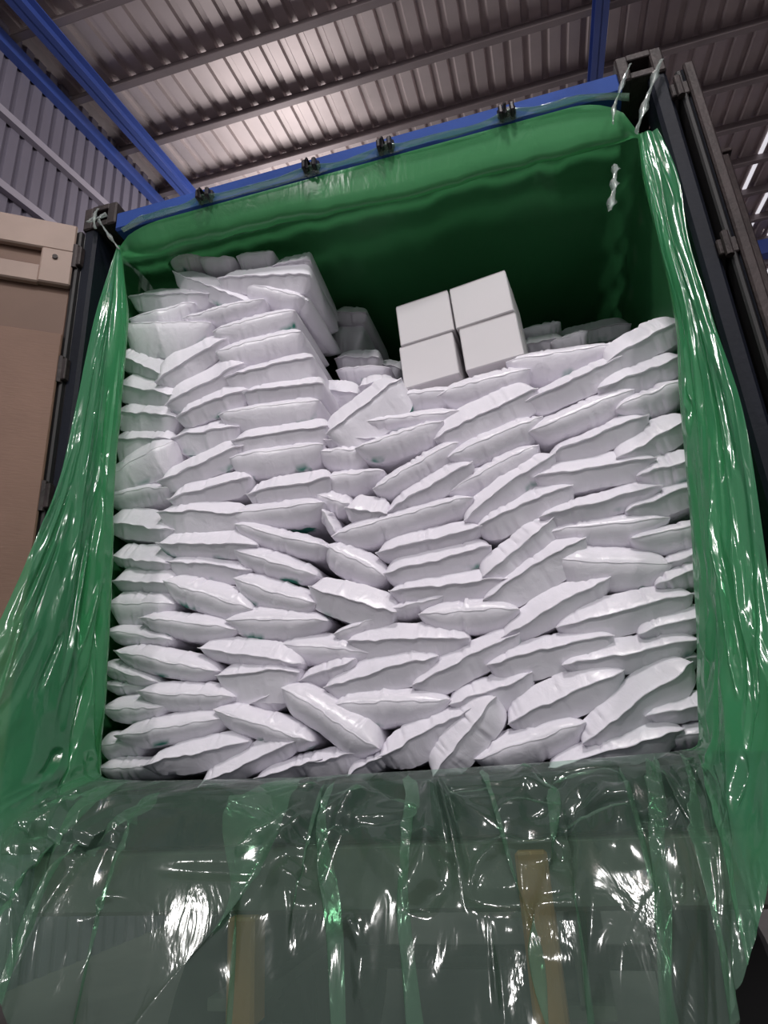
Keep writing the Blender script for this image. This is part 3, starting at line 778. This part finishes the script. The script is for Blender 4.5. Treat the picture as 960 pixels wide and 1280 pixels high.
def flap_points(S, T):
    """the draped sheet: folds run down the sides, and from the sill down on the skirt"""
    ws = np.clip((S - 6.6) / 3.0, 0, 1) * np.clip((18.2 - S) / 2.4, 0, 1); ws = ws * ws * (3 - 2 * ws)
    a = np.clip(T * 4, 0, 1)
    e1 = np.clip(0.35 + 1.1 * vnoise(S * 0.55 + 3, T * 0.9 + 1), 0, 1.2)
    # skirt: pleats hanging from the sill
    arg_k = 2 * np.pi * 0.95 * S + 3.0 * vnoise(S * 0.6 + 9, T * 0.9 + 2)
    S2 = S + ws * 1.3 * e1 * a * np.sin(arg_k) / (2 * np.pi * 0.95)
    lay = np.zeros_like(S)
    for (s0, k, wd, ta, tb) in PLEATS:                # flat folds that double the film over itself
        d = (S - s0 - k * T) / wd; g = np.exp(-d * d) * np.clip((T - ta) * 9, 0, 1) * np.clip((tb - T) * 6, 0, 1)
        S2 = S2 - 2.3 * d * wd * g; lay += 0.010 * d * g
    # sides: long folds running parallel to the mouth
    arg_s = 2 * np.pi * 2.3 * T + 3.5 * vnoise(S * 0.35 + 5, T * 1.2 + 4)
    T2 = T + (1 - ws) * 1.3 * e1 * np.clip(T * 4, 0, 1) * np.clip((1 - T) * 4, 0, 1) * np.sin(arg_s) / (2 * np.pi * 2.3)
    S2 = np.clip(S2, 0, len(ME) - 1.002); T2 = np.clip(T2, 0, 1)
    P = flap_surface(S2, T2); eps = 2e-3
    du = flap_surface(np.clip(S2 + eps, 0, len(ME) - 1.001), T2) - flap_surface(np.clip(S2 - eps, 0, len(ME) - 1.001), T2)
    dv = flap_surface(S2, np.clip(T2 + eps, 0, 1)) - flap_surface(S2, np.clip(T2 - eps, 0, 1))
    nrm = np.cross(du, dv); nrm /= (np.linalg.norm(nrm, axis=-1, keepdims=True) + 1e-9)
    nrm = np.where(nrm[..., 1:2] > 0, -nrm, nrm)
    skirt = 0.020 * e1 * np.cos(arg_k) + 0.012 * ridge(S * 1.1 + T * 1.4, T * 0.9) + 0.008 * ridge(S * 2.6 - T * 2.2 + 5, T * 1.6) + 0.007 * ridge(S * 5.5 + T * 3, T * 4.0) * np.clip(vnoise(S * 1.2, T * 2) + 0.4, 0, 1)
    side = 0.012 * e1 * np.cos(arg_s) + 0.016 * ridge(S * 0.45 + T * 1.1, T * 3.4 + S * 0.25) + 0.006 * ridge(S * 0.9 + 7, T * 7.5 - S * 0.5) + 0.003 * ridge(S * 2.4, T * 13) * np.clip(vnoise(S * 1.3 + 4, T * 2) + 0.3, 0, 1)
    sc = np.clip(np.linalg.norm(catmull(ME, S)[..., 3:] - catmull(ME, S)[..., :3], axis=-1) / 0.3, 0.15, 1)
    crease = np.zeros_like(S)
    for (sa, ta, sb, tb, am, wd) in CREASES:
        dx, dy = (sb - sa), (tb - ta) * 3.0; l2 = dx * dx + dy * dy
        q = ((S - sa) * dx + (T - ta) * 3.0 * dy) / l2
        qc = np.clip(q, 0, 1)
        dist = np.hypot(S - sa - qc * dx, (T - ta) * 3.0 - qc * dy)
        crease += am * np.clip(1 - dist / wd, 0, 1) * np.clip(qc * 6, 0, 1) * np.clip((1 - qc) * 3, 0.0, 1)
    disp = a * (ws * skirt + (1 - ws) * side * sc) + lay + crease * (ws + (1 - ws) * sc)
    return P + nrm * disp[..., None]
def flap(name, s0, s1, ns, nt, mat, back=0.0, tmax=1.0, shift=0.0):
    S, T = np.meshgrid(np.linspace(s0, s1, ns), np.linspace(0, 1, nt) * tmax, indexing='ij')
    P = flap_points(S + shift, T) if shift == 0 else flap_points(np.clip(S + shift, 0, len(ME) - 1.01), T)
    P[..., 1] += back * np.clip(T * 5, 0, 1)
    o = link(name, P.reshape(-1, 3), grid_faces(ns, nt), M_film, liner, True)
    g = np.clip((S - 6.8) / 3.4, 0, 1) * np.clip((17.9 - S) / 2.2, 0, 1); g = 1 - g * g * (3 - 2 * g)
    at = o.data.attributes.new('gather', 'FLOAT', 'POINT'); at.data.foreach_set('value', g.reshape(-1).astype(np.float32))
    return o
flap('side_flap', 0.0, 8.5, 280, 130, M_film)
flap('skirt', 8.5, 16.3, 520, 150, M_film)
flap('side_flap', 16.3, 25.0, 280, 130, M_film)

# inner lining: from the mouth loop back along walls and ceiling
NSEC = 60
def loop(y):
    """one section of the lining at depth y: up one wall, across the ceiling, down the other"""
    a = np.clip(y / 0.15, 0, 1); a = a * a * (3 - 2 * a)
    pts = []
    mo_l = ME[:9, :3][::-1]; mo_r = ME[16:, :3]
    zz = np.linspace(0.2, 1, 30)
    L = catmull(mo_l, np.linspace(0, len(mo_l) - 1.001, 40)); Rr = catmull(mo_r, np.linspace(0, len(mo_r) - 1.001, 40))
    tx = np.linspace(L[-1, 0], Rr[-1, 0], 62)[1:-1]
    u = (tx - L[-1, 0]) / (Rr[-1, 0] - L[-1, 0])
    e = np.minimum(u, 1 - u)
    tz = L[-1, 2] + (Rr[-1, 2] - L[-1, 2]) * u
    rise = np.clip(e / 0.10, 0, 1); rise = np.sqrt(1 - (1 - rise) ** 2)
    tz = tz + (2.425 - tz) * rise
    P = np.concatenate([L, np.stack([tx, tx * 0, tz], -1), Rr[::-1][::-1][::-1] if False else Rr[::-1]])
    Q = P.copy()
    # the box the film lies against deeper in
    Q[:40, 0] = -1.150; Q[:40, 2] = np.linspace(0.16, 2.36, 40)
    Q[-40:, 0] = 1.150; Q[-40:, 2] = np.linspace(2.36, 0.16, 40)
    Q[40:-40, 0] = np.linspace(-1.13, 1.13, 60); Q[40:-40, 2] = 2.42 + 0.0 * tx
    sm = lambda q: q * q * (3 - 2 * q)
    lip = np.interp(tx, [-0.9, -0.3, 0.1], [0.08, 0.10, 0.15]) * np.clip(y / 0.04, 0, 1) ** 0.8 * (1 - sm(np.clip((y - 0.05) / 0.16, 0, 1)))         # the film droops just inside the header
    R_ = P * (1 - a) + Q * a
    R_[40:-40, 2] -= lip * rise
    R_[:, 1] = y
    return R_
ysec = np.concatenate([np.linspace(0, 0.4, 34), np.linspace(0.45, 5.9, 40)])
secs = []
for y in ysec:
    R_ = loop(y); q = np.arange(len(R_))
    d = 0.014 * ridge(q * 0.16 + y * 0.6, q * 0 + y * 1.8) + 0.007 * ridge(q * 0.5 - y, q * 0 + y * 4) 
    d = d * min(1, y / 0.05)
    R_[:40, 0] += np.abs(d[:40]); R_[-40:, 0] -= np.abs(d[-40:]); R_[40:-40, 2] -= np.abs(d[40:-40])
    secs.append(R_)
secs = np.array(secs)
link('inner_lining', secs.reshape(-1, 3), grid_faces(len(ysec), secs.shape[1]), M_film_in, liner, True)
bk = secs[-1]; c = bk.mean(0)
link('end_lining', np.concatenate([bk, [c]]), [(i, i + 1, len(bk)) for i in range(len(bk) - 1)], M_film_in, liner)
# strip of film gathered over the header and hooked on the keepers
xs = np.linspace(-1.0, 1.07, 160); rows = []
hk = np.array([-0.612, -0.14, 0.171, 0.645])
for j, tt in enumerate(np.linspace(0, 1, 9)):
    near = np.max(np.exp(-((xs[:, None] - hk) / 0.06) ** 2), 1)
    z = 2.425 - 0.05 * (np.abs(xs) > 0.9) * (np.abs(xs) - 0.9) / 0.15 + tt * (0.006 + 0.028 * near + 0.006 * (vnoise(xs * 9, xs * 0) + 0.4))
    y = -0.012 - 0.028 * np.sin(np.pi * tt) - 0.015 * tt * near + 0.006 * vnoise(xs * 14, xs * 0 + tt * 3)
    rows.append(np.stack([xs, y, z], -1))
rows = np.array(rows)
link('top_flap', rows.reshape(-1, 3), grid_faces(9, 160), M_film, liner, True)
# twisted clear ties
def tie(pts, r, name='tie_strip', mat=M_clear):
    P = [Vector(p) for p in pts]; fine = []
    for i in range(len(P) - 1):
        for k in range(6): fine.append(P[i].lerp(P[i + 1], k / 6))
    fine.append(P[-1])
    v = []; 
    for i, p in enumerate(fine):
        t = (fine[min(i + 1, len(fine) - 1)] - fine[max(i - 1, 0)]).normalized(); a = t.orthogonal().normalized(); bb = t.cross(a)
        q = i * 0.45; rr = r * (0.6 + 0.4 * abs(math.sin(i * 0.9)))
        d = a * math.cos(q) * rr + bb * math.sin(q) * rr; e = (a * -math.sin(q) + bb * math.cos(q)) * rr * 0.35
        v += [tuple(p + d), tuple(p + e), tuple(p - d), tuple(p - e)]
    f = []
    for i in range(len(fine) - 1):
        for c in range(4): f.append((i * 4 + c, i * 4 + (c + 1) % 4, (i + 1) * 4 + (c + 1) % 4, (i + 1) * 4 + c))
    f += [(3, 2, 1, 0), tuple((len(fine) - 1) * 4 + c for c in range(4))]
    return link(name, v, f, mat, liner, True)
tie([(1.06, -0.03, 2.19), (1.11, -0.035, 2.30), (1.165, -0.035, 2.42), (1.20, -0.04, 2.485)], 0.016)
tie([(0.995, -0.03, 2.26), (1.01, -0.03, 2.33), (1.05, -0.03, 2.42), (1.10, -0.03, 2.52)], 0.010)
tie([(0.985, 0.02, 2.12), (0.965, -0.01, 2.04), (0.95, -0.02, 1.97), (0.925, -0.02, 1.90)], 0.018)
tie([(-1.01, -0.02, 2.30), (-1.06, -0.03, 2.38), (-1.12, -0.035, 2.48)], 0.010)
tie([(-1.185, -0.03, 2.495), (-1.14, -0.035, 2.49), (-1.085, -0.03, 2.505)], 0.011)
tie([(-1.135, -0.03, 2.44), (-1.14, -0.04, 2.49), (-1.135, -0.03, 2.55)], 0.011)
